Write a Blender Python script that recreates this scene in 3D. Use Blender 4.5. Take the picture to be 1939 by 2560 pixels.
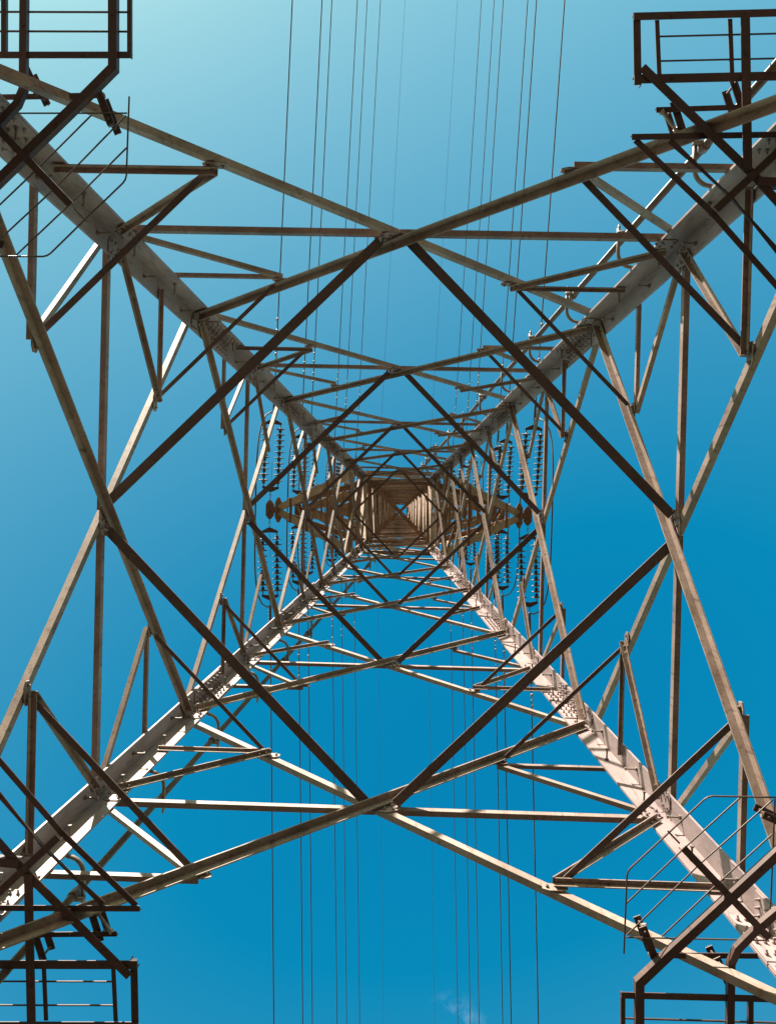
import bpy, bmesh, math, random
from mathutils import Vector, Matrix
random.seed(4)
S = bpy.context.scene
C = S.collection
for o in list(bpy.data.objects): bpy.data.objects.remove(o)
HC = 1.5                                # eye height of the photographer above the ground (m)

# ---------------------------------------------------------------- camera
def Rm(a, b, c):
    return (Matrix.Rotation(c, 3, 'Z') @ Matrix.Rotation(b, 3, 'Y') @ Matrix.Rotation(a, 3, 'X'))
R = Rm(*[math.radians(v) for v in (0.35184, 1.1881, 1.41362)])   # rows: image right, image down, view
cam = bpy.data.cameras.new('camera'); co = bpy.data.objects.new('camera', cam); C.objects.link(co)
m = Matrix((R[0], -Vector(R[1]), -Vector(R[2]))).transposed().to_4x4()
m.translation = Vector((0.1405, -0.1385, HC))
co.matrix_world = m
cam.sensor_fit = 'VERTICAL'; cam.sensor_height = 24; cam.lens = 24 * 1900 / 2560
cam.clip_start = 0.05; cam.clip_end = 3000
S.camera = co

# ---------------------------------------------------------------- sky and sun
SUN = Vector((-0.36, -0.81, 0.46)).normalized()
W = bpy.data.worlds.new("World"); S.world = W; W.use_nodes = True
nt = W.node_tree; nt.nodes.clear()
def N(t, **k):
    n = nt.nodes.new(t)
    for a, b in k.items(): setattr(n, a, b)
    return n
sky = N('ShaderNodeTexSky', sky_type='NISHITA', sun_disc=False)
sky.sun_elevation = math.asin(SUN.z); sky.sun_rotation = math.atan2(SUN.x, SUN.y)
sky.air_density = 1.0; sky.dust_density = 0.3; sky.ozone_density = 1.0; sky.altitude = 0
g0 = N('ShaderNodeVectorMath', operation='MULTIPLY_ADD'); g0.inputs[1].default_value = (1.78, 1.72, 0.77); g0.inputs[2].default_value = (-1.10, -0.50, 1.04)
nt.links.new(sky.outputs[0], g0.inputs[0])
grade = N('ShaderNodeVectorMath', operation='MAXIMUM'); grade.inputs[1].default_value = (0.01, 0.01, 0.01)
nt.links.new(g0.outputs[0], grade.inputs[0])
# one thin wisp of cloud low in the south of the frame
CD = (R.transposed() @ Vector(((1135 - 969.5) / 1900, (2580 - 1280) / 1900, 1))).normalized()
tc = N('ShaderNodeTexCoord')
dist = N('ShaderNodeVectorMath', operation='DISTANCE'); dist.inputs[1].default_value = CD
nt.links.new(tc.outputs['Generated'], dist.inputs[0])
mr = N('ShaderNodeMapRange'); mr.inputs[1].default_value = 0.04; mr.inputs[2].default_value = 0.0
mr.inputs[3].default_value = 0; mr.inputs[4].default_value = 1; mr.clamp = True
nt.links.new(dist.outputs['Value'], mr.inputs[0])
nz = N('ShaderNodeTexNoise'); nz.inputs['Scale'].default_value = 22; nz.inputs['Detail'].default_value = 7; nz.inputs['Roughness'].default_value = 0.6
nt.links.new(tc.outputs['Generated'], nz.inputs['Vector'])
r2 = N('ShaderNodeMapRange'); r2.inputs[1].default_value = 0.5; r2.inputs[2].default_value = 0.68
nt.links.new(nz.outputs[0], r2.inputs[0])
mu = N('ShaderNodeMath', operation='MULTIPLY'); nt.links.new(mr.outputs[0], mu.inputs[0]); nt.links.new(r2.outputs[0], mu.inputs[1])
mxc = N('ShaderNodeMix', data_type='RGBA'); mxc.inputs[7].default_value = (1.9, 3.1, 4.2, 1)
nt.links.new(mu.outputs[0], mxc.inputs[0]); nt.links.new(grade.outputs[0], mxc.inputs[6])
bg = N('ShaderNodeBackground'); bg.inputs[1].default_value = 0.05
nt.links.new(mxc.outputs[2], bg.inputs[0])
wo = N('ShaderNodeOutputWorld'); nt.links.new(bg.outputs[0], wo.inputs[0])

sl = bpy.data.lights.new('sun', 'SUN'); sl.energy = 5.0; sl.angle = math.radians(0.5); sl.color = (1, 0.91, 0.79)
so = bpy.data.objects.new('sun', sl); C.objects.link(so)
so.rotation_euler = SUN.to_track_quat('Z', 'Y').to_euler(); so.location = (0, 0, 80)
S.view_settings.view_transform = 'Standard'; S.view_settings.look = 'None'
S.view_settings.gamma = 1; S.view_settings.exposure = 2.0; S.view_settings.use_curve_mapping = False

# ---------------------------------------------------------------- materials
def metal(name, base, dirty, rust, rough=0.55, metallic=0.0, rust_amt=0.62, bump=0.15, scale=1.0):
    M = bpy.data.materials.new(name); M.use_nodes = True; t = M.node_tree; b = t.nodes['Principled BSDF']
    tcn = t.nodes.new('ShaderNodeTexCoord')
    def noise(sc, det=5, rough_=.6):
        n = t.nodes.new('ShaderNodeTexNoise'); n.inputs['Scale'].default_value = sc * scale
        n.inputs['Detail'].default_value = det; n.inputs['Roughness'].default_value = rough_
        t.links.new(tcn.outputs['Object'], n.inputs['Vector']); return n
    def ramp(src, a, bb):
        r = t.nodes.new('ShaderNodeMapRange'); r.inputs[1].default_value = a; r.inputs[2].default_value = bb
        t.links.new(src, r.inputs[0]); return r.outputs[0]
    def mix(fac, c1, c2):
        n = t.nodes.new('ShaderNodeMix'); n.data_type = 'RGBA'; t.links.new(fac, n.inputs[0])
        if isinstance(c1, tuple): n.inputs[6].default_value = (*c1, 1)
        else: t.links.new(c1, n.inputs[6])
        n.inputs[7].default_value = (*c2, 1); return n.outputs[2]
    n1 = noise(2.3, 6); n2 = noise(14, 8, .7); n3 = noise(55, 4, .7)
    c = mix(ramp(n1.outputs[0], .38, .66), base, dirty)
    c = mix(ramp(n2.outputs[0], rust_amt, rust_amt + .16), c, rust)
    # each bar has weathered a little differently, and rain has left long streaks down it
    mp = t.nodes.new('ShaderNodeMapping'); mp.inputs['Scale'].default_value = (26, 26, 1.1)
    t.links.new(tcn.outputs['Object'], mp.inputs[0])
    n4 = t.nodes.new('ShaderNodeTexNoise'); n4.inputs['Scale'].default_value = 1; n4.inputs['Detail'].default_value = 3
    t.links.new(mp.outputs[0], n4.inputs['Vector'])
    c = mix(ramp(n4.outputs[0], .56, .78), c, tuple(v * .6 for v in dirty))
    oi = t.nodes.new('ShaderNodeObjectInfo'); vr = t.nodes.new('ShaderNodeMapRange')
    vr.inputs[3].default_value = .84; vr.inputs[4].default_value = 1.14
    t.links.new(oi.outputs['Random'], vr.inputs[0])
    sc_ = t.nodes.new('ShaderNodeVectorMath'); sc_.operation = 'SCALE'
    t.links.new(c, sc_.inputs[0]); t.links.new(vr.outputs[0], sc_.inputs['Scale']); c = sc_.outputs[0]
    t.links.new(c, b.inputs['Base Color'])
    rr = t.nodes.new('ShaderNodeMapRange'); rr.inputs[3].default_value = rough - .1; rr.inputs[4].default_value = rough + .15
    t.links.new(n2.outputs[0], rr.inputs[0]); t.links.new(rr.outputs[0], b.inputs['Roughness'])
    b.inputs['Metallic'].default_value = metallic
    bp = t.nodes.new('ShaderNodeBump'); bp.inputs['Strength'].default_value = bump; bp.inputs['Distance'].default_value = .004
    t.links.new(n3.outputs[0], bp.inputs['Height']); t.links.new(bp.outputs[0], b.inputs['Normal'])
    return M
M_LEG = metal('galvanised_leg', (.245, .182, .178), (.17, .122, .117), (.15, .08, .05), .5, 0, .60)
M_BAR = metal('galvanised_brace', (.245, .180, .148), (.14, .092, .072), (.12, .055, .028), .55, 0, .55)
M_UP = metal('weathered_shaft', (.29, .195, .14), (.16, .095, .06), (.14, .07, .035), .6, 0, .52)
M_ARM = metal('rusty_brown_arm', (.25, .145, .078), (.16, .085, .045), (.13, .065, .035), .6, 0, .5)
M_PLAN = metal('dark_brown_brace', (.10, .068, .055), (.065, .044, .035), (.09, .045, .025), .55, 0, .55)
M_BOLT = metal('dark_bolt', (.16, .125, .11), (.11, .085, .07), (.13, .07, .04), .5, .1, .55)
M_GUARD = metal('brown_guard_paint', (.062, .03, .021), (.04, .02, .015), (.10, .045, .022), .5, 0, .56)
M_CLAMP = metal('clamp_steel', (.24, .21, .185), (.18, .145, .12), (.17, .08, .04), .45, .2, .55)
M_LINE = metal('weathered_conductor', (.055, .055, .06), (.04, .04, .045), (.03, .03, .03), .6, 0, .7)
M_DISC = metal('porcelain_disc', (.13, .105, .09), (.095, .075, .06), (.07, .045, .03), .75, 0, .62, .03)
M_CAP = metal('iron_cap', (.075, .055, .045), (.05, .035, .03), (.1, .05, .03), .5, 0, .55)
M_PIPE = metal('brown_pipe', (.06, .036, .028), (.045, .027, .022), (.09, .045, .025), .45, 0, .55)
M_BRK = metal('pipe_bracket_steel', (.2, .165, .145), (.14, .11, .095), (.2, .1, .05), .4, .2, .55)

# ---------------------------------------------------------------- mesh helpers
class MB:
    def __init__(s): s.v = []; s.f = []
    def add(s, vs, fs):
        n = len(s.v); s.v += [tuple(v) for v in vs]; s.f += [tuple(i + n for i in f) for f in fs]
    def prism(s, A, B):                 # two matching polygons
        n = len(A); fs = [tuple(range(n)), tuple(reversed(range(n, 2 * n)))]
        for i in range(n):
            j = (i + 1) % n; fs.append((j, i, n + i, n + j))
        s.add(list(A) + list(B), fs)
    def angle(s, p, q, u, v, b, t, c=None):   # rolled L section; heel line p-q, flanges along u and v
        c = c or b
        pr = [(0, 0), (b, 0), (b, t), (t, t), (t, c), (0, c)]
        s.prism([p + u * x + v * y for x, y in pr], [q + u * x + v * y for x, y in pr])
    def sweep_angle(s, pts, w, t):      # L section bent along a level polyline, mitred at the corners
        pr = [(-w / 2, 0), (w / 2, 0), (w / 2, t), (-w / 2 + t, t), (-w / 2 + t, w * .9), (-w / 2, w * .9)]
        rings = []
        for i, p in enumerate(pts):
            ds = []
            if i: ds.append((p - pts[i - 1]).normalized())
            if i < len(pts) - 1: ds.append((pts[i + 1] - p).normalized())
            d = sum(ds, Vector((0, 0, 0))).normalized(); u = Vector((0, 0, 1)).cross(d); k = 1 / max(.4, d.dot(ds[0]))
            rings.append([p + u * a * k + Vector((0, 0, b)) for a, b in pr])
        n = len(s.v); s.v += [tuple(x) for rg in rings for x in rg]
        for i in range(len(pts) - 1):
            for j in range(6):
                j2 = (j + 1) % 6; s.f.append((n + i * 6 + j, n + i * 6 + j2, n + i * 6 + 6 + j2, n + i * 6 + 6 + j))
        s.f.append(tuple(n + j for j in range(6))); e = n + (len(pts) - 1) * 6; s.f.append(tuple(e + j for j in reversed(range(6))))
    def box(s, p, q, u, v, a, b):       # flat bar centred on p-q
        pr = [(-a / 2, -b / 2), (a / 2, -b / 2), (a / 2, b / 2), (-a / 2, b / 2)]
        s.prism([p + u * x + v * y for x, y in pr], [q + u * x + v * y for x, y in pr])
    def plate(s, pts, n, t):            # polygon plate extruded along n
        s.prism(pts, [p + n * t for p in pts])
    def tube(s, pts, r, k=8, rr=None):
        pts = [Vector(p) for p in pts]; rings = []
        prev = None
        for i, p in enumerate(pts):
            a = pts[max(i - 1, 0)]; b = pts[min(i + 1, len(pts) - 1)]
            d = (b - a).normalized()
            if prev is None:
                u = d.orthogonal().normalized()
            else:
                u = (prev - d * prev.dot(d)).normalized()
            prev = u; v = d.cross(u)
            ra = rr[i] if rr else r
            rings.append([p + u * math.cos(2 * math.pi * j / k) * ra + v * math.sin(2 * math.pi * j / k) * ra for j in range(k)])
        n = len(s.v); s.v += [tuple(x) for rg in rings for x in rg]
        for i in range(len(pts) - 1):
            for j in range(k):
                j2 = (j + 1) % k
                s.f.append((n + i * k + j, n + i * k + j2, n + (i + 1) * k + j2, n + (i + 1) * k + j))
        s.f.append(tuple(n + j for j in reversed(range(k)))); e = n + (len(pts) - 1) * k
        s.f.append(tuple(e + j for j in range(k)))
    def bolt(s, p, n, r=.016, h=.016, shank=.0):
        n = n.normalized(); u = n.orthogonal().normalized(); v = n.cross(u)
        hexa = [u * math.cos(a * math.pi / 3) * r + v * math.sin(a * math.pi / 3) * r for a in range(6)]
        s.prism([p + h_ for h_ in hexa], [p + n * h + h_ for h_ in hexa])
        if shank:
            s.prism([p + n * h + h_ * .55 for h_ in hexa], [p + n * (h + shank) + h_ * .55 for h_ in hexa])
    def build(s, name, mat, parent=None, loc=None, smooth=False):
        off = Vector((0, 0, 0))
        if parent is not None: off = parent.matrix_basis.translation.copy() if parent.type == 'EMPTY' else Vector(parent.get('_off', (0, 0, 0)))
        elif loc is not None: off = Vector(loc)
        me = bpy.data.meshes.new(name); me.from_pydata([tuple(Vector(v) - off) for v in s.v], [], s.f)
        bm = bmesh.new(); bm.from_mesh(me); bmesh.ops.recalc_face_normals(bm, faces=bm.faces); bm.to_mesh(me); bm.free()
        me.materials.append(mat)
        if smooth:
            for p in me.polygons: p.use_smooth = len(p.vertices) == 4
        o = bpy.data.objects.new(name, me); C.objects.link(o)
        if parent is not None:
            o.parent = parent
        elif loc is not None: o.location = loc
        return o
OFF = {}
def build(mb, name, mat, parent=None, loc=None, smooth=False):
    off = OFF.get(parent.name, Vector((0, 0, 0))) if parent is not None else Vector(loc or (0, 0, 0))
    me = bpy.data.meshes.new(name); me.from_pydata([tuple(Vector(v) - off) for v in mb.v], [], mb.f)
    bm = bmesh.new(); bm.from_mesh(me); bmesh.ops.recalc_face_normals(bm, faces=bm.faces); bm.to_mesh(me); bm.free()
    me.materials.append(mat)
    if smooth:
        for p in me.polygons: p.use_smooth = len(p.vertices) == 4
    o = bpy.data.objects.new(name, me); C.objects.link(o); OFF[o.name] = off
    if parent is not None: o.parent = parent
    else: o.location = off
    return o
def thing(name, label, cat, loc=(0, 0, 0), group=None):
    o = bpy.data.objects.new(name, None); C.objects.link(o); o.location = loc
    o['label'] = label; o['category'] = cat; OFF[o.name] = Vector(loc)
    if group: o['group'] = group
    return o
def tag(o, label, cat, group=None):
    o['label'] = label; o['category'] = cat
    if group: o['group'] = group
V = Vector

# ---------------------------------------------------------------- ground
M_G = bpy.data.materials.new('dry_soil'); M_G.use_nodes = True; t = M_G.node_tree
n = t.nodes.new('ShaderNodeTexNoise'); n.inputs['Scale'].default_value = 3; n.inputs['Detail'].default_value = 8
cr = t.nodes.new('ShaderNodeValToRGB'); cr.color_ramp.elements[0].color = (.024, .016, .009, 1); cr.color_ramp.elements[1].color = (.05, .033, .02, 1)
tcn = t.nodes.new('ShaderNodeTexCoord'); t.links.new(tcn.outputs['Object'], n.inputs['Vector'])
t.links.new(n.outputs[0], cr.inputs[0]); t.links.new(cr.outputs[0], t.nodes['Principled BSDF'].inputs['Base Color'])
t.nodes['Principled BSDF'].inputs['Roughness'].default_value = .95
g = MB(); K = 48
g.add([(0, 0, 0)] + [(1500 * math.cos(a * 2 * math.pi / K), 1500 * math.sin(a * 2 * math.pi / K), 0) for a in range(K)],
      [(0, 1 + a, 1 + (a + 1) % K) for a in range(K)])
go = build(g, 'ground', M_G); go['kind'] = 'structure'

# ---------------------------------------------------------------- tower geometry
# z below is height above the ground
ZW = 19.1 + HC                          # waist: the slope of the legs changes here
def hw(z):
    z -= HC
    return 3.45 - .131 * z if z <= 19.1 else .948 - .0207 * (z - 19.1)
ZT = 44.0 + HC
tower = thing('transmission_tower', 'huge steel lattice pylon seen from between its four legs', 'pylon')
def legb(z): z -= HC; return .222 if z < 14.5 else (.185 if z < 17.2 else (.165 if z < 19.2 else .14))
TL_ = .02
SG = [(-1, 1), (-1, -1), (1, -1), (1, 1)]    # corner k joins face k-1 and face k
legs = []
for (sx, sy) in SG:
    mb = MB(); zs = [-.3 + .3, 14.5 + HC, 14.5 + HC, 17.2 + HC, 17.2 + HC, ZW, ZW, ZT]
    for a in range(0, 8, 2):
        z0, z1 = zs[a], zs[a + 1]; b = legb((z0 + z1) / 2)
        P = V((sx * hw(z0 + 1e-5), sy * hw(z0 + 1e-5), z0)); Q = V((sx * hw(z1 - 1e-5), sy * hw(z1 - 1e-5), z1))
        mb.angle(P, Q, V((-sx, 0, 0)), V((0, -sy, 0)), b, TL_ if z0 < 15 else .016)
    lg = build(mb, 'leg', M_LEG, tower); legs.append(lg)

def rot(p, k):                           # turn about the tower axis by k quarter turns (image clockwise = +x -> -y ... )
    x, y, z = p
    for _ in range(k % 4): x, y = -y, x
    return V((x, y, z))
def F(x, z): return V((x, hw(z), z))     # point of face 0 (south face, y = +w)
slope = V((0, .131, 1)).normalized()

def face_bar(k, a, b_, w, mode, name, mat, t=.010, trim=(0, 0), parent=tower, lt=TL_, c=None):
    """angle bar in face k between face points a,b (x,z); mode 'in' / 'out' = side of the face it lies on"""
    P = F(*a); Q = F(*b_); d = (Q - P).normalized()
    nin = (V((0, -1, -.131)) if P.z < ZW - .1 else V((0, -1, -.02))).normalized()
    up = nin.cross(d).normalized()
    if up.z < 0: up = -up
    if abs(d.x) < .02: up = V((1, 0, 0))
    P = P + d * trim[0]; Q = Q - d * trim[1]
    mb = MB()
    if mode == 'in':
        o = nin * (lt + .013); mb.angle(P + up * w / 2 + o, Q + up * w / 2 + o, -up, nin, w, t, c)
    else:
        o = -nin * .002; mb.angle(P - up * w / 2 + o, Q - up * w / 2 + o, up, -nin, w, t, c)
    # end bolts
    if w > .05:
        for E, dd in ((P, d), (Q, -d)):
            for i in range(2):
                q = E + dd * (.05 + .07 * i)
                if mode == 'in': mb.bolt(q + nin * (lt + .013 + t), nin, .013, .012, .008)
                else: mb.bolt(q + nin * (lt + .001), nin, .013, .012, .008)
    mb.v = [tuple(rot(v, k)) for v in mb.v]
    return build(mb, name, mat, parent)

Z = dict(A=4.51, L1=6.80, B=8.66, L2=10.58, C=12.17, L3=13.85, D=15.02, L4=16.18, E=17.12, L5=18.17, F=19.1)
Z = {k: v + HC for k, v in Z.items()}
def xcross(z0, z1):                      # where two straight diagonals of a tapering panel cross
    a, b = hw(z0), hw(z1); return z0 + (z1 - z0) * a / (a + b)
panels = [('A', 'B', .074, .054), ('B', 'C', .064, .047), ('C', 'D', .058, .043), ('D', 'E', .054, .04), ('E', 'F', .052, .04)]
def gusset(k, x, z, w, h, off, name='gusset_plate', mat=M_BAR, nb=(3, 2), chamf=.3):
    nin = V((0, -1, -.131)).normalized(); up = V((0, -.131, 1)).normalized(); rt = V((1, 0, 0))
    c = F(x, z) + nin * off; cx, cy = w * chamf, h * chamf
    pts = [(-w / 2 + cx, -h / 2), (w / 2 - cx, -h / 2), (w / 2, -h / 2 + cy), (w / 2, h / 2 - cy), (w / 2 - cx, h / 2), (-w / 2 + cx, h / 2), (-w / 2, h / 2 - cy), (-w / 2, -h / 2 + cy)]
    mb = MB(); mb.plate([c + rt * a + up * b for a, b in pts], nin, .010)
    for i in range(nb[0]):
        for j in range(nb[1]):
            a = (i - (nb[0] - 1) / 2) * w * .62 / max(nb[0] - 1, 1); b = (j - (nb[1] - 1) / 2) * h * .5 / max(nb[1] - 1, 1)
            mb.bolt(c + rt * a + up * b + nin * .010, nin, .014, .013, .01)
    mb.v = [tuple(rot(v, k)) for v in mb.v]
    return build(mb, name, mat, tower)
# panel that stands on the ground, below the frame
for k in range(4):
    face_bar(k, (-hw(.05), .05), (hw(Z['A']), Z['A']), .1, 'in', 'diagonal_brace', M_BAR, .012, (.1, .1))
    face_bar(k, (hw(.05), .05), (-hw(Z['A']), Z['A']), .1, 'out', 'diagonal_brace', M_BAR, .012, (.1, .1))
MIDZ = []
def along(a, b, f): return (a[0] + (b[0] - a[0]) * f, a[1] + (b[1] - a[1]) * f)
for pi, (n0, n1, wd, wh) in enumerate(panels):
    z0, z1 = Z[n0], Z[n1]; zc = xcross(z0, z1); MIDZ.append(zc)
    lt = TL_ if z0 < 15 else .016
    e = legb(z1) * .55
    for k in range(4):
        a0, a1, b0, b1 = hw(z0), hw(z1), -hw(z0), -hw(z1)
        face_bar(k, (b0, z0), (a1, z1), wd, 'in', 'diagonal_brace', M_BAR, .012, (e, e * .6), lt=lt)
        face_bar(k, (a0, z0), (b1, z1), wd * .85, 'out', 'diagonal_brace', M_BAR, .011, (e * .6, e * .6), lt=lt)
        wc = hw(zc)
        face_bar(k, (-wc, zc), (-.05, zc), wh, 'out', 'horizontal_brace', M_BAR, .009, (e, 0), lt=lt)
        face_bar(k, (.05, zc), (wc, zc), wh, 'out', 'horizontal_brace', M_BAR, .009, (0, e), lt=lt)
        s = 1 - pi * .14
        gusset(k, 0, zc, .36 * s, .18 * s, .003, nb=(4, 2), mat=M_LEG)
        for sx in (-1, 1):
            gusset(k, sx * (wc - .15 * s), zc, .17 * s, .15 * s, lt + .001, nb=(2, 2), chamf=.2, mat=M_LEG)
            gusset(k, sx * (a1 - .14 * s), z1 - .03, .16 * s, .15 * s, lt + .001, nb=(2, 2), chamf=.2, mat=M_LEG)
        # redundant struts: lower half nodes P, upper half nodes Q
        PL = along((b0, z0), (0, zc), .53); PR = along((a0, z0), (0, zc), .53)
        QL = along((b1, z1), (0, zc), .5); QR = along((a1, z1), (0, zc), .5)
        ws = wh * .85
        if pi <= 3:
            face_bar(k, PL, (-wc, zc), ws, 'out', 'strut', M_BAR, .008, (.0, e * 1.3), lt=lt)
            face_bar(k, PR, (wc, zc), ws * 1.15, 'in', 'strut', M_BAR, .008, (.0, e * 1.3), lt=lt)
        if pi <= 2:
            face_bar(k, QL, (-wc, zc), ws * 1.1, 'in', 'strut', M_BAR, .008, (.0, e * 1.3), lt=lt)
            face_bar(k, QR, (wc, zc), ws, 'out', 'strut', M_BAR, .008, (.0, e * 1.3), lt=lt)
        if pi <= 1:
            face_bar(k, PL, (-hw(PL[1]), PL[1]), ws, 'out', 'strut', M_BAR, .008, (.0, e), lt=lt)
            face_bar(k, PR, (hw(PR[1]), PR[1]), ws, 'in', 'strut', M_BAR, .008, (.0, e), lt=lt)
        if pi == 0:
            face_bar(k, QL, (-hw(QL[1]), QL[1]), ws * .85, 'in', 'strut', M_BAR, .008, (.0, e), lt=lt)
            face_bar(k, QR, (hw(QR[1]), QR[1]), ws * .85, 'out', 'strut', M_BAR, .008, (.0, e), lt=lt)
        for nd_, on in ((PL, pi <= 3), (PR, pi <= 3), (QL, pi <= 2), (QR, pi <= 2)):
            if on: gusset(k, nd_[0], nd_[1], .19 * s, .085 * s, lt * .3, nb=(2, 1), chamf=.25)
        # plan bracing diamond at the crossing level
        P = rot(F(-.13 * s, zc), k) ; Q = rot(F(.13 * s, zc), k + 1)
        pin = rot(V((0, -1, 0)), k) * .04; qin = rot(V((0, -1, 0)), k + 1) * .04
        P = P + pin; Q = Q + qin; d = (Q - P).normalized(); u = V((0, 0, 1)).cross(d).normalized()
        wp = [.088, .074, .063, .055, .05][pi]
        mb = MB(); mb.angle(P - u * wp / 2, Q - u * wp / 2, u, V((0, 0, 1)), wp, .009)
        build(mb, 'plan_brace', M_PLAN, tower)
        # corner ties across the legs, joining the strut nodes of neighbouring faces
        ties = []
        if pi <= 1: ties.append((PL, PR, .052 if pi == 0 else .042))
        if pi == 0: ties.append((QL, QR, .04))
        for (a, b2, wt) in ties:
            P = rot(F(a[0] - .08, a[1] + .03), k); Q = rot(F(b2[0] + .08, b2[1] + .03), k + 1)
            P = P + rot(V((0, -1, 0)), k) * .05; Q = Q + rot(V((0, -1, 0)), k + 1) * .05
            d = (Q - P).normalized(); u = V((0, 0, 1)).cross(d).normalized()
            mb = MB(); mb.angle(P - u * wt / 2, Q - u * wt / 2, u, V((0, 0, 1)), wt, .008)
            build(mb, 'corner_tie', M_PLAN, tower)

# legs: splice plates with bolt grids and step bolts
for ci, (sx, sy) in enumerate(SG):
    def corner(z): return V((sx * hw(z), sy * hw(z), z))
    for zc_, ln in ((5.0, .9), (9.25, .75), (12.65, .75), (15.45, .7), (17.6, .65), (18.95, .6)):
        zc_ += HC; b = legb(zc_); lt = TL_ if zc_ < 16 else .016
        for (fu, fn) in ((V((-sx, 0, 0)), V((0, -sy, 0))), (V((0, -sy, 0)), V((-sx, 0, 0)))):
            mb = MB(); p = corner(zc_ - ln / 2); q = corner(zc_ + ln / 2)
            o = fn * (lt + .001); st = lt + .014
            mb.plate([p + fu * st + o, p + fu * (b - .006) + o, q + fu * (b - .006) + o, q + fu * st + o], fn, .012)
            nb = 8
            for i in range(nb):
                for j in range(3):
                    c_ = p.lerp(q, (i + .5) / nb) + fu * (b * (.3 + .26 * j)) + o + fn * .012
                    mb.bolt(c_, fn, .013, .014, .022)
                    # nuts on the outside of the leg
                    if j != 1: mb.bolt(p.lerp(q, (i + .5) / nb) + fu * (b * (.3 + .26 * j)) - fn * .001, -fn, .013, .02)
            build(mb, 'splice_plate', M_LEG, legs[ci])
    zz = 4.4 + HC; i = 0
    while zz < 19.0 + HC and i < 34:
        b = legb(zz); lt = TL_ if zz < 16 else .016
        fu, fn = ((V((-sx, 0, 0)), V((0, -sy, 0))), (V((0, -sy, 0)), V((-sx, 0, 0))))[i % 2]
        p = corner(zz) + fu * b * .62
        mb = MB()
        mb.tube([p - fn * .03, p + fn * .125], .0085, 6); mb.bolt(p + fn * .125, fn, .017, .012)
        mb.bolt(p + fn * (lt + .001), fn, .02, .016); mb.bolt(p - fn * .001, -fn, .018, .02)
        build(mb, 'step_bolt', M_BOLT, legs[ci])
        zz += .43; i += 1

# ---------------------------------------------------------------- slender shaft
lev = [ZW]
while lev[-1] < ZT - 1.2: lev.append(lev[-1] + max(1.35, hw(lev[-1]) * 2.2))
lev[-1] = ZT
DST = MB()                               # the farthest diagonals, past the hundred largest
nbig = 0
for i in range(len(lev) - 1):
    z0, z1 = lev[i], lev[i + 1]; zc = xcross(z0, z1)
    for k in range(4):
        e = .09
        for (a, b2, md) in (((-hw(z0), z0), (hw(z1), z1), 'in'), ((hw(z0), z0), (-hw(z1), z1), 'out')):
            if nbig < 50:
                face_bar(k, a, b2, .085, md, 'diagonal_brace', M_UP, .008, (e, e), lt=.016); nbig += 1
            else:
                o = face_bar(k, a, b2, .08, md, 'diagonal_brace', M_UP, .008, (e, e), lt=.016)
                me = o.data; DST.add([v.co.copy() for v in me.vertices], [tuple(p.vertices) for p in me.polygons])
                bpy.data.objects.remove(o); bpy.data.meshes.remove(me)
        face_bar(k, (-hw(z0), z0), (hw(z0), z0), .1, 'in' if i % 2 else 'out', 'horizontal_brace', M_UP, .008, (.1, .1), lt=.016)
o = build(DST, 'distant_diagonal_brace', M_UP, tower); o['kind'] = 'stuff'
for k in range(4):
    face_bar(k, (-hw(ZT), ZT), (hw(ZT), ZT), .1, 'in', 'horizontal_brace', M_UP, .008, (.06, .06), lt=.016)
for zx in (lev[2], lev[6]):               # crossed plan bracing inside the shaft
    w = hw(zx) - .03
    for q, (sx, sy) in enumerate(((1, 1), (1, -1))):
        P = V((-sx * w, -sy * w, zx + .1 + q * .1)); Q = V((sx * w, sy * w, zx + .1 + q * .1))
        d = (Q - P).normalized(); u = V((0, 0, 1)).cross(d)
        mb = MB(); mb.angle(P - u * .045, Q - u * .045, u, V((0, 0, 1)), .09, .009); build(mb, 'plan_brace', M_ARM, tower)

# ---------------------------------------------------------------- cross arms, insulators, conductors
ARM = [(20.0, 332), (24.0, 262), (27.3, 239), (32.0, 179), (36.0, 156), (40.2, 124.5)]
ARM = [(z, h * z / 1900) for z, h in ARM]
MT, MBt = .034, .040                     # how much the lines turn away to the north and to the south
QT, QB = .075, .045                      # sag slopes
side_name = {-1: 'left', 1: 'right'}
ordn = ['lowest', 'second', 'third', 'fourth', 'fifth', 'topmost']
def sgn_dir(sy):                          # unit vector of the line leaving to the north (-1) or south (+1)
    return V((MT if sy < 0 else MBt, sy, -(QT if sy < 0 else QB))).normalized()

def make_disc(r):                        # one cap-and-pin insulator along +Z
    prof = [(.0, 0), (.016, 0), (.018, .03), (r * .35, .036), (r * .80, .030), (r, .040), (r * .97, .052), (r * .6, .062), (.044, .070), (.046, .125), (.030, .140), (0, .142)]
    k = 18; vs = []; fs = []
    for (a, z) in prof: vs += [(a * math.cos(2 * math.pi * j / k), a * math.sin(2 * math.pi * j / k), z) for j in range(k)]
    for i in range(len(prof) - 1):
        for j in range(k): fs.append((i * k + j, i * k + (j + 1) % k, (i + 1) * k + (j + 1) % k, (i + 1) * k + j))
    me = bpy.data.meshes.new('disc'); me.from_pydata(vs, [], fs)
    me.materials.append(M_DISC); me.materials.append(M_CAP)
    for i, p in enumerate(me.polygons):
        ring = i // k; p.material_index = 0 if 2 <= ring <= 6 else 1; p.use_smooth = True
    return me
DISC = make_disc(.135)

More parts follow.
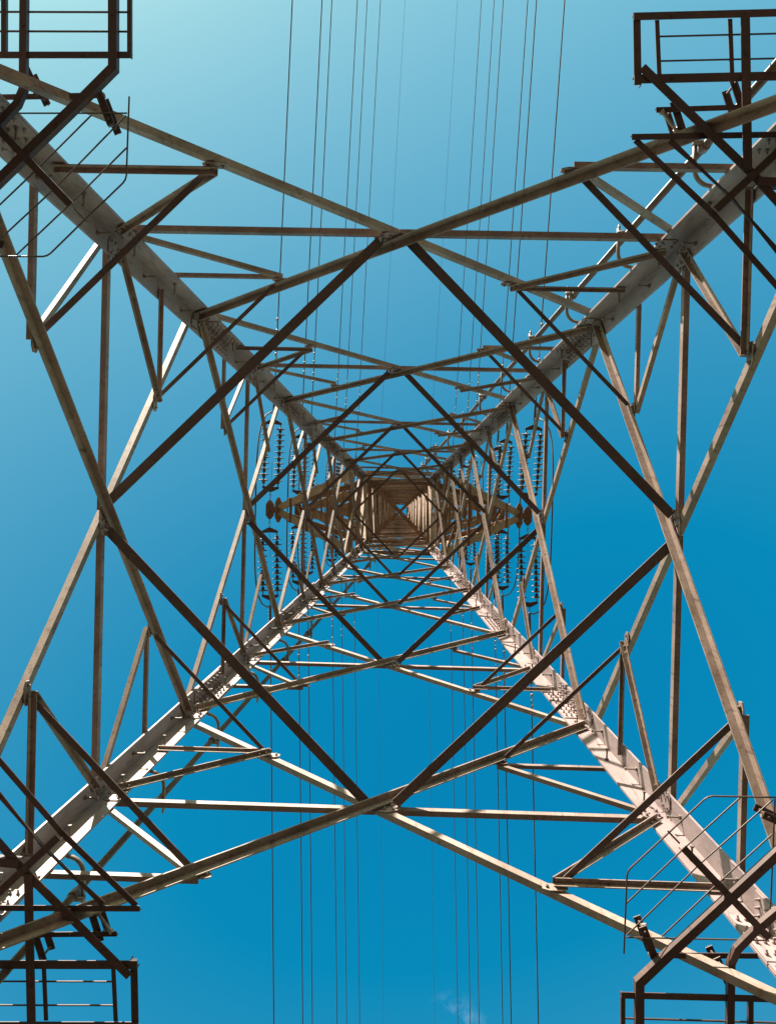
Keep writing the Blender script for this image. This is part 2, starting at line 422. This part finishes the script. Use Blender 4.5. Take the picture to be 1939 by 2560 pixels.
def cross_arm(i, sx):
    z, X = ARM[i]; z += HC; w = hw(z); X = X - .10
    arm = bpy.data.objects.new('cross_arm', None); C.objects.link(arm); arm.parent = tower; OFF[arm.name] = V((0, 0, 0))
    b = .2 if i == 0 else .16; zl = Z['L5'] if i == 0 else z - 1.2; wl = hw(zl)
    tip = V((sx * (X - .15), 0, z))
    for sy in (-1, 1):
        P = V((sx * wl, sy * (wl - .02), zl)); Q = V((sx * (X - .17), sy * .12, z)); d = (Q - P).normalized(); u = V((0, -sy, 0)); u = (u - d * u.dot(d)).normalized()
        mb = MB(); mb.angle(P, Q, u, V((0, 0, 1)), b, .012); build(mb, 'chord', M_ARM, arm)
        P2 = V((sx * hw(z + 1.3), sy * hw(z + 1.3), z + 1.3)); Q2 = Q + V((0, 0, .22)); d2 = (Q2 - P2).normalized()
        u2 = (u - d2 * u.dot(d2)).normalized()
        mb = MB(); mb.angle(P2, Q2, u2, d2.cross(u2) if d2.cross(u2).z < 0 else -d2.cross(u2), b * .7, .010); build(mb, 'chord', M_ARM, arm)
        # side lacing
        for f in ([.22, .45, .66, .84] if i == 0 else [.3, .58, .82]):
            a1 = P.lerp(Q, f); a2 = P2.lerp(Q2, f); a0 = P.lerp(Q, max(0, f - .2))
            for (s_, e_) in ((a1, a2), (a0, a2)):
                dd = (e_ - s_).normalized(); mb = MB(); uu = dd.cross(V((0, 1, 0))).normalized()
                mb.angle(s_ + V((0, sy * .004, .012)), e_ + V((0, sy * .004, 0)), uu, V((0, sy, 0)), .05, .006); build(mb, 'lacing_bar', M_ARM, arm)
    # bottom lacing between the two chords
    Pn = V((sx * wl, -wl + .02, zl + .015)); Qn = V((sx * (X - .17), -.12, z + .015)); Ps = V((sx * wl, wl - .02, zl + .015)); Qs = V((sx * (X - .17), .12, z + .015))
    fr = [0.02, .3, .56, .78] if i == 0 else [.02, .38, .7]
    for j, f in enumerate(fr):
        a = Pn.lerp(Qn, f); c = Ps.lerp(Qs, f)
        mb = MB(); mb.angle(a, c, V((sx, 0, 0)), V((0, 0, 1)), .065, .007); build(mb, 'lacing_bar', M_ARM, arm)
        if j < len(fr) - 1:
            a2, c2 = (a, Ps.lerp(Qs, fr[j + 1])) if j % 2 else (c, Pn.lerp(Qn, fr[j + 1]))
            d = (c2 - a2).normalized(); u = V((0, 0, 1)).cross(d)
            mb = MB(); up_ = V((0, 0, .012)); mb.angle(a2 + up_, c2 + up_, u, V((0, 0, 1)), .055, .006); build(mb, 'lacing_bar', M_ARM, arm)
    # tip: a bow-tie pair of bolted plates
    s = 1 if i == 0 else .92
    def pl(x0, x1, y1, yi, zz, rows):
        yi = y1 * .58
        xs = [sx * x for x in (x0, x1)]
        xm = sx * (x0 + x1) / 2; q = abs(x1 - x0) * .32
        pts = [V((xs[0], -yi, zz)), V((xm - sx * q * .5, -y1, zz)), V((xm + sx * q * .5, -y1, zz)), V((xs[1], -yi, zz)), V((xs[1], yi, zz)), V((xm + sx * q * .5, y1, zz)), V((xm - sx * q * .5, y1, zz)), V((xs[0], yi, zz))]
        mb = MB(); mb.plate(pts, V((0, 0, 1)), .02)
        for a in (-1, 0, 1):
            for b_ in rows:
                mb.bolt(V((xm + a * abs(x1 - x0) * .26, b_, zz - .001)), V((0, 0, -1)), .014, .014)
        build(mb, 'tip_plate', M_ARM, arm)
    pl(X - .12, X + .10, .25 * s, .13 * s, z - .03, (-.11, -.05, .05, .11))
    pl(X - .33, X - .14, .33 * s, .15 * s, z - .035, (-.2, -.1, .1, .2))
    mb = MB(); mb.box(V((sx * (X - .36), 0, z - .012)), V((sx * (X + .02), 0, z - .012)), V((0, 1, 0)), V((0, 0, 1)), .16 * s, .02)
    build(mb, 'tip_plate', M_ARM, arm)
    return arm

def insulators(i, sx, sy):
    z, X = ARM[i]; z += HC; d = sgn_dir(sy)
    base = V((sx * (X - .105), sy * .25, z - .02))
    t = thing('insulator_assembly', 'twin insulator strings on the %s cross arm, %s side, pulling toward photo %s' % (ordn[i], side_name[sx], 'top' if sy < 0 else 'bottom'), 'insulator', tuple(base), 'tension insulators on the cross arm tips')
    u = V((0, 0, 1)).cross(d).normalized()           # sideways, horizontal
    # shackle and links
    mb = MB(); p = base.copy()
    for j in range(3):
        a = p + d * (.0 + j * .075); rr = []
        n1 = u if j % 2 else V((0, 0, 1)); 
        for q in range(9):
            an = q * math.pi / 4; rr.append(a + d * (.045 + math.sin(an) * .045) + n1 * math.cos(an) * .022)
        mb.tube(rr, .008, 6)
    build(mb, 'shackle_link', M_CAP, t)
    y0 = base + d * .25; hs = .19 if i == 0 else .17
    n = d.cross(u)
    def yoke(c, s):
        mb = MB(); pts = [c - s * d * .03 + u * .035, c + s * d * .06 + u * (hs + .03), c + s * d * .12 + u * (hs + .03), c + s * d * .10 , c + s * d * .12 - u * (hs + .03), c + s * d * .06 - u * (hs + .03), c - s * d * .03 - u * .035]
        mb.plate([p_ - n * .007 for p_ in pts], n, .014)
        for q in (-1, 1): mb.tube([c + s * d * .10 + u * q * hs, c + s * d * .19 + u * q * hs], .014, 6)
        build(mb, 'yoke_plate', M_CAP, t)
    yoke(y0, 1)
    nd = 10 if i < 3 else 9; pit = .150
    L = .17 + nd * pit + .05
    rotm = (-d).to_track_quat('Z', 'Y').to_matrix().to_4x4()
    for q in (-1, 1):
        mb = MB(); s0 = y0 + d * .17 + u * q * hs
        mb.tube([s0, s0 + d * (nd * pit + .04)], .011, 6)
        st = build(mb, 'insulator_string', M_CAP, t)
        for j in range(nd):
            o = bpy.data.objects.new('disc', DISC); C.objects.link(o); o.parent = st
            m4 = rotm.copy(); m4.translation = s0 + d * (pit * (j + 1)) - OFF[t.name]
            o.matrix_local = m4
    y1 = y0 + d * (L + .13)
    yoke(y1, -1)
    # thin arcing rod between the strings and the dead-end clamp
    mb = MB(); mb.tube([y0 + d * .1 + V((0, 0, .05)), y0 + d * .75 + V((0, 0, .09))], .005, 5); build(mb, 'arcing_rod', M_CAP, t)
    mb = MB(); mb.tube([y1 + d * .03, y1 + d * .16, y1 + d * .17, y1 + d * .62, y1 + d * .64, y1 + d * .7], .03, 10, [.014, .014, .034, .034, .024, .02])
    for q in range(5): mb.bolt(y1 + d * (.22 + q * .09) + u * .03, u, .012, .03)
    build(mb, 'dead_end_clamp', M_CAP, t)
    return y1 + d * .17, y1 + d * .68, d

for i in range(6):
    for sx in (-1, 1):
        cross_arm(i, sx)
        ends = {}
        for sy in (-1, 1):
            j0, e, d = insulators(i, sx, sy); ends[sy] = j0
            # conductor: a long shallow catenary
            mb = MB(); pts = []; span = 260
            for q in range(41):
                s = span * (q / 40) ** 1.5
                p = e + V((d.x, d.y, 0)).normalized() * s; k0 = -d.z / math.hypot(d.x, d.y)
                p.z = e.z - k0 * s + k0 * s * s / (2 * 150) * .9
                pts.append(p)
            mb.tube(pts, .0165 if i == 0 else .0175, 6)
            pl = build(mb, 'power_line', M_LINE, loc=tuple(e), smooth=True)
            tag(pl, 'dark conductor wire leaving the %s %s cross arm toward the %s of the photo' % (ordn[i], side_name[sx], 'top' if sy < 0 else 'bottom'), 'power line', 'power lines strung from the cross arms')
            # vibration dampers
            for q, ds in enumerate((1.15 + .25 * i, 1.75 + .3 * i)):
                c = e + d * ds; mb = MB(); v0 = c - V((0, 0, .075))
                mb.tube([c + V((0, 0, .03)), v0], .016, 6); mb.tube([v0 - d * .13, v0 + d * .13], .007, 5)
                for w_ in (-1, 1): mb.tube([v0 + d * w_ * .10, v0 + d * w_ * .12, v0 + d * w_ * .17, v0 + d * w_ * .19], .03, 8, [.018, .032, .034, .012])
                build(mb, 'vibration_damper', M_CLAMP, pl, smooth=True)
        # jumper loop from one dead end to the other, hanging below the arm
        A_, B_ = ends[-1], ends[1]; mb = MB(); pts = []
        xo = sx * (ARM[i][1] + .05)
        if sx > 0: xo = sx * (ARM[i][1] + .30)
        for q in range(33):
            tt = q / 32; y = A_.y + (B_.y - A_.y) * tt
            en = min(1, min(tt, 1 - tt) / .12); sm = en * en * (3 - 2 * en)
            x = (A_.x + (B_.x - A_.x) * tt) * (1 - sm) + xo * sm
            if en < 1: y -= (1 if tt < .5 else -1) * math.sin(en * math.pi) * .22 * (-1 if False else 1)
            zz = (A_.z * (1 - tt) + B_.z * tt) - .06 - .95 * (1 - (2 * tt - 1) ** 4)
            pts.append(V((x, y, zz)))
        mb.tube(pts, .02, 6)
        jo = build(mb, 'jumper_cable', M_LINE, loc=tuple(A_), smooth=True)
        tag(jo, 'slack jumper cable looping past the tip of the %s %s cross arm' % (ordn[i], side_name[sx]), 'cable', 'jumper cables at the cross arm tips')

# earth wire peaks
ZP = 45.0 + HC; XP = 62.5 * 45 / 1900
for sx in (-1, 1):
    arm = bpy.data.objects.new('earth_wire_arm', None); C.objects.link(arm); arm.parent = tower; OFF[arm.name] = V((0, 0, 0))
    for sy in (-1, 1):
        for zb in (ZT - .05, ZT - 1.3):
            P = V((sx * hw(zb), sy * hw(zb), zb)); Q = V((sx * XP, sy * .03, ZP)); d = (Q - P).normalized(); u = V((0, -sy, 0)); u = (u - d * u.dot(d)).normalized()
            mb = MB(); mb.angle(P, Q, u, d.cross(u), .08, .008); build(mb, 'chord', M_ARM, arm)
    mb = MB(); mb.plate([V((sx * XP - .1, -.1, ZP)), V((sx * XP + .1, -.1, ZP)), V((sx * XP + .1, .1, ZP)), V((sx * XP - .1, .1, ZP))], V((0, 0, 1)), .02); build(mb, 'tip_plate', M_ARM, arm)
    for sy in (-1, 1):
        d = sgn_dir(sy); e = V((sx * XP, sy * .1, ZP)); pts = []
        for q in range(31):
            s = 260 * (q / 30) ** 1.5; p = e + V((d.x, d.y, 0)).normalized() * s; k0 = -d.z * .9
            p.z = e.z - k0 * s + k0 * s * s / 300 * .9; pts.append(p)
        mb = MB(); mb.tube(pts, .008, 5)
        pl = build(mb, 'earth_wire', M_LINE, loc=tuple(e), smooth=True)
        tag(pl, 'hair thin earth wire from the %s tower peak toward the %s of the photo' % (side_name[sx], 'top' if sy < 0 else 'bottom'), 'wire', 'earth wires from the tower peaks')

# ---------------------------------------------------------------- cable pipes with hooked brackets beside two legs
for (sx, sy, lab) in ((1, -1, 'brown pipe on hooked brackets running outside the upper right leg'), (-1, 1, 'brown pipe on hooked brackets running outside the sunlit lower left leg')):
    def pp(z): return V((sx * (hw(z) - .27), sy * (hw(z) + .33), z))
    t = thing('cable_pipe', lab, 'pipe', tuple(pp(.2)), 'pipes running up beside the tower legs')
    zs = [.2, ZW - .4, ZW + 8]
    mb = MB(); mb.tube([pp(z) for z in zs], .031, 10); build(mb, 'pipe', M_PIPE, t, smooth=True)
    zb = 4.55 + HC
    while zb < ZW + 4:
        p = pp(zb); w = hw(zb); mb = MB()
        a = V((sx * (w - .16), sy * (w + .004), zb)); pts = [a]
        c0 = a + V((-sx * .05, sy * .0, 0))
        for q in range(7):
            an = q / 6 * math.pi / 2
            pts.append(V((sx * (w - .16 - .06 - .12 * math.sin(an)), sy * (w + .03 + .14 * (1 - math.cos(an))), zb)))
        pts.append(V((p.x - sx * .07, p.y + sy * .07, zb)))
        mb.tube(pts, .019, 8)
        mb.box(p + V((-sx * .09, sy * .02, -.02)), p + V((sx * .05, sy * .02, -.02)), V((0, 1, 0)), V((0, 0, 1)), .03, .05)
        mb.tube([p + V((0, 0, -.04)), p + V((0, 0, .04))], .042, 10)
        mb.bolt(p + V((-sx * .06, sy * .05, .02)), V((0, sy, 0)), .014, .06)
        build(mb, 'bracket', M_BRK, t, smooth=True); zb += 1.42

# ---------------------------------------------------------------- anti-climb guards clamped inside the corners
def mir(p, s): return (-p[1], -p[0]) if s > 0 else (p[1], p[0])      # mirror across the leg's diagonal
def guard(name_label, quarter, zg, E, ms, scale=1.0, sh=(0, 0)):
    """quarter: False = as measured, True = the same guard turned half round"""
    c = ms[0]
    h = -1 if quarter else 1
    base = V((h * c[0] * scale, h * c[1] * scale, zg + HC))
    t = thing('anti_climb_guard', name_label, 'climbing guard', tuple(base), 'climbing guards at the four tower corners')
    for (nm, pts, w, kind, dz) in E:
        sets = []
        if kind.endswith('*'):                                   # symmetrical about the diagonal: continue into its mirror
            full = list(pts) + [mir(p, ms[1]) for p in reversed(pts)]; sets.append(full)
        elif kind.endswith('1'): sets.append(list(pts))
        else:
            sets.append(list(pts)); sets.append([mir(p, ms[1]) for p in pts])
        for pl in sets:
            pl3 = [V((h * x * scale + sh[0], h * y * scale + sh[1], zg + HC + dz)) for x, y in pl]
            # drop coincident points
            q3 = [pl3[0]]
            for p in pl3[1:]:
                if (p - q3[-1]).length > .02: q3.append(p)
            mb = MB()
            if kind[0] == 'r': mb.tube(q3, w / 2, 8)
            else:
                mb.sweep_angle(q3, w, .006)
                for a, b in zip(q3[:-1], q3[1:]):
                    d = (b - a).normalized()
                    L_ = (b - a).length; nb = int(L_ / .45)
                    for q in range(nb): mb.bolt(a + d * (L_ * (q + .5) / max(nb, 1)) + V((0, 0, -.0005)), V((0, 0, -1)), .009, .006)
            build(mb, nm, M_GUARD, t)
    for (x, y, dz, kind, x2, y2, dz2) in CL[ms[1]]:
        for mm in (False, True):
            a = mir((x, y), ms[1]) if mm else (x, y); b = mir((x2, y2), ms[1]) if mm else (x2, y2)
            A = V((h * a[0] + sh[0], h * a[1] + sh[1], zg + HC + dz)); B = V((h * b[0] + sh[0], h * b[1] + sh[1], zg + HC + dz2)); mb = MB()
            if kind == 'rod':
                mb.tube([A, B], .011, 8); d = (B - A).normalized()
                for e_ in (A, B): mb.bolt(e_ - d * .012, d, .02, .022)
                build(mb, 'threaded_rod', M_CLAMP, t)
            else:
                d = (B - A).normalized(); u = V((0, 0, 1)).cross(d).normalized()
                mb.box(A, B, u, V((0, 0, 1)), .05, .008); mb.box(A + V((0, 0, .13)), B + V((0, 0, .13)), u, V((0, 0, 1)), .05, .008)
                for f in (.12, .88): mb.tube([A.lerp(B, f) - V((0, 0, .035)), A.lerp(B, f) + V((0, 0, .17))], .009, 6)
                build(mb, 'clamp', M_GUARD, t)
    return t
CL = {1: [(1.90, -2.94, .12, 'c', 1.97, -2.74, .12), (2.30, -3.09, .12, 'c', 2.37, -2.89, .12), (1.82, -2.86, .1, 'rod', 1.93, -2.76, .14)],
      -1: [(-2.45, -3.02, .06, 'c', -2.35, -2.82, .06), (-1.955, -2.86, .06, 'c', -1.86, -2.63, .06), (-1.93, -2.83, .09, 'rod', -1.89, -2.66, .13)]}
GA = [
 ('panel_rail', [(1.585, -3.44), (3.05, -3.495)], .049, 'b', .0), ('panel_rail', [(1.606, -3.47), (1.626, -2.992)], .049, 'b', .008),
 ('panel_rail', [(1.60, -3.025), (3.06, -3.076)], .058, 'b', .0),
 ('panel_post', [(1.743, -3.425), (1.77, -3.032)], .029, 'b', .014), ('panel_post', [(2.224, -3.439), (2.248, -3.067)], .029, 'b', .014),
 ('rod', [(1.765, -3.32), (2.99, -3.365)], .012, 'r', .02), ('rod', [(1.769, -3.157), (2.99, -3.2)], .012, 'r', .02),
 ('arm', [(1.647, -3.098), (2.37, -2.42)], .058, 'b*', -.012), ('arm', [(2.309, -3.45), (2.353, -2.42)], .060, 'b', -.02),
 ('rail', [(1.601, -2.656), (2.70, -2.69)], .039, 'b', .03), ('guard_bar', [(1.63, -2.642), (2.149, -2.166)], .041, 'b*', .042),
 ('guard_bar', [(1.859, -2.641), (2.289, -2.264)], .041, 'b*', .042), ('cross_bar', [(2.149, -2.157), (2.56, -2.56)], .049, 'b1', -.03),
 ('clamp_bar', [(1.777, -2.87), (2.42, -2.90)], .035, 'b', .09)]
GB = [
 ('panel_rail', [(-3.0, -3.04), (-1.715, -3.056)], .042, 'b', .0), ('panel_post', [(-1.743, -3.647), (-1.729, -3.045)], .028, 'b', .01),
 ('panel_post', [(-2.574, -3.639), (-2.562, -3.063)], .033, 'b', .01), ('panel_rail', [(-3.0, -3.64), (-1.72, -3.65)], .042, 'b', .0),
 ('rod', [(-3.0, -3.332), (-1.745, -3.343)], .013, 'r', .016), ('rod', [(-3.0, -3.205), (-1.743, -3.216)], .013, 'r', .016),
 ('rod', [(-3.0, -3.47), (-1.745, -3.48)], .013, 'r', .016),
 ('arm', [(-1.845, -3.646), (-1.829, -2.968), (-2.01, -2.782), (-2.38, -2.412)], .057, 'b*', -.016),
 ('arm', [(-2.43, -3.641), (-2.419, -2.819), (-2.458, -2.723), (-2.571, -2.599)], .047, 'b*', -.016),
 ('clamp_bar', [(-2.672, -2.815), (-1.925, -2.839)], .036, 'b', .09), ('rod', [(-2.669, -2.687), (-1.75, -2.7)], .011, 'r', .05),
 ('rod', [(-1.988, -2.692), (-2.325, -2.347)], .011, 'r*', .06), ('rod', [(-1.759, -2.69), (-2.2, -2.226)], .011, 'r*', .06),
 ('rod', [(-1.75, -2.478), (-2.115, -2.104)], .011, 'r*', .06), ('rod', [(-1.738, -2.809), (-1.745, -2.289), (-1.752, -2.262), (-1.768, -2.238), (-2.004, -2.004)], .012, 'r*', .05),
 ('cross_bar', [(-2.65, -2.63), (-2.08, -2.06)], .047, 'b1', -.03), ('rod', [(-2.08, -2.06), (-2.0, -1.98)], .012, 'r1', .04)]
guard('dark brown climbing guard with a barred frame at the upper right corner, all in shade', False, 5.1, GA, ((2.4, -2.4), 1))
guard('brown climbing guard with sun-striped barred frame at the lower left corner', True, 5.13, GA, ((2.4, -2.4), 1))
guard('dark climbing guard with bent arms and thin curved rods at the upper left corner', False, 4.95, GB, ((-2.4, -2.4), -1))
guard('brown climbing guard with bent arms and thin curved rods over the sunlit lower right leg', True, 5.0, GB, ((-2.4, -2.4), -1), sh=(-.07, -.03))
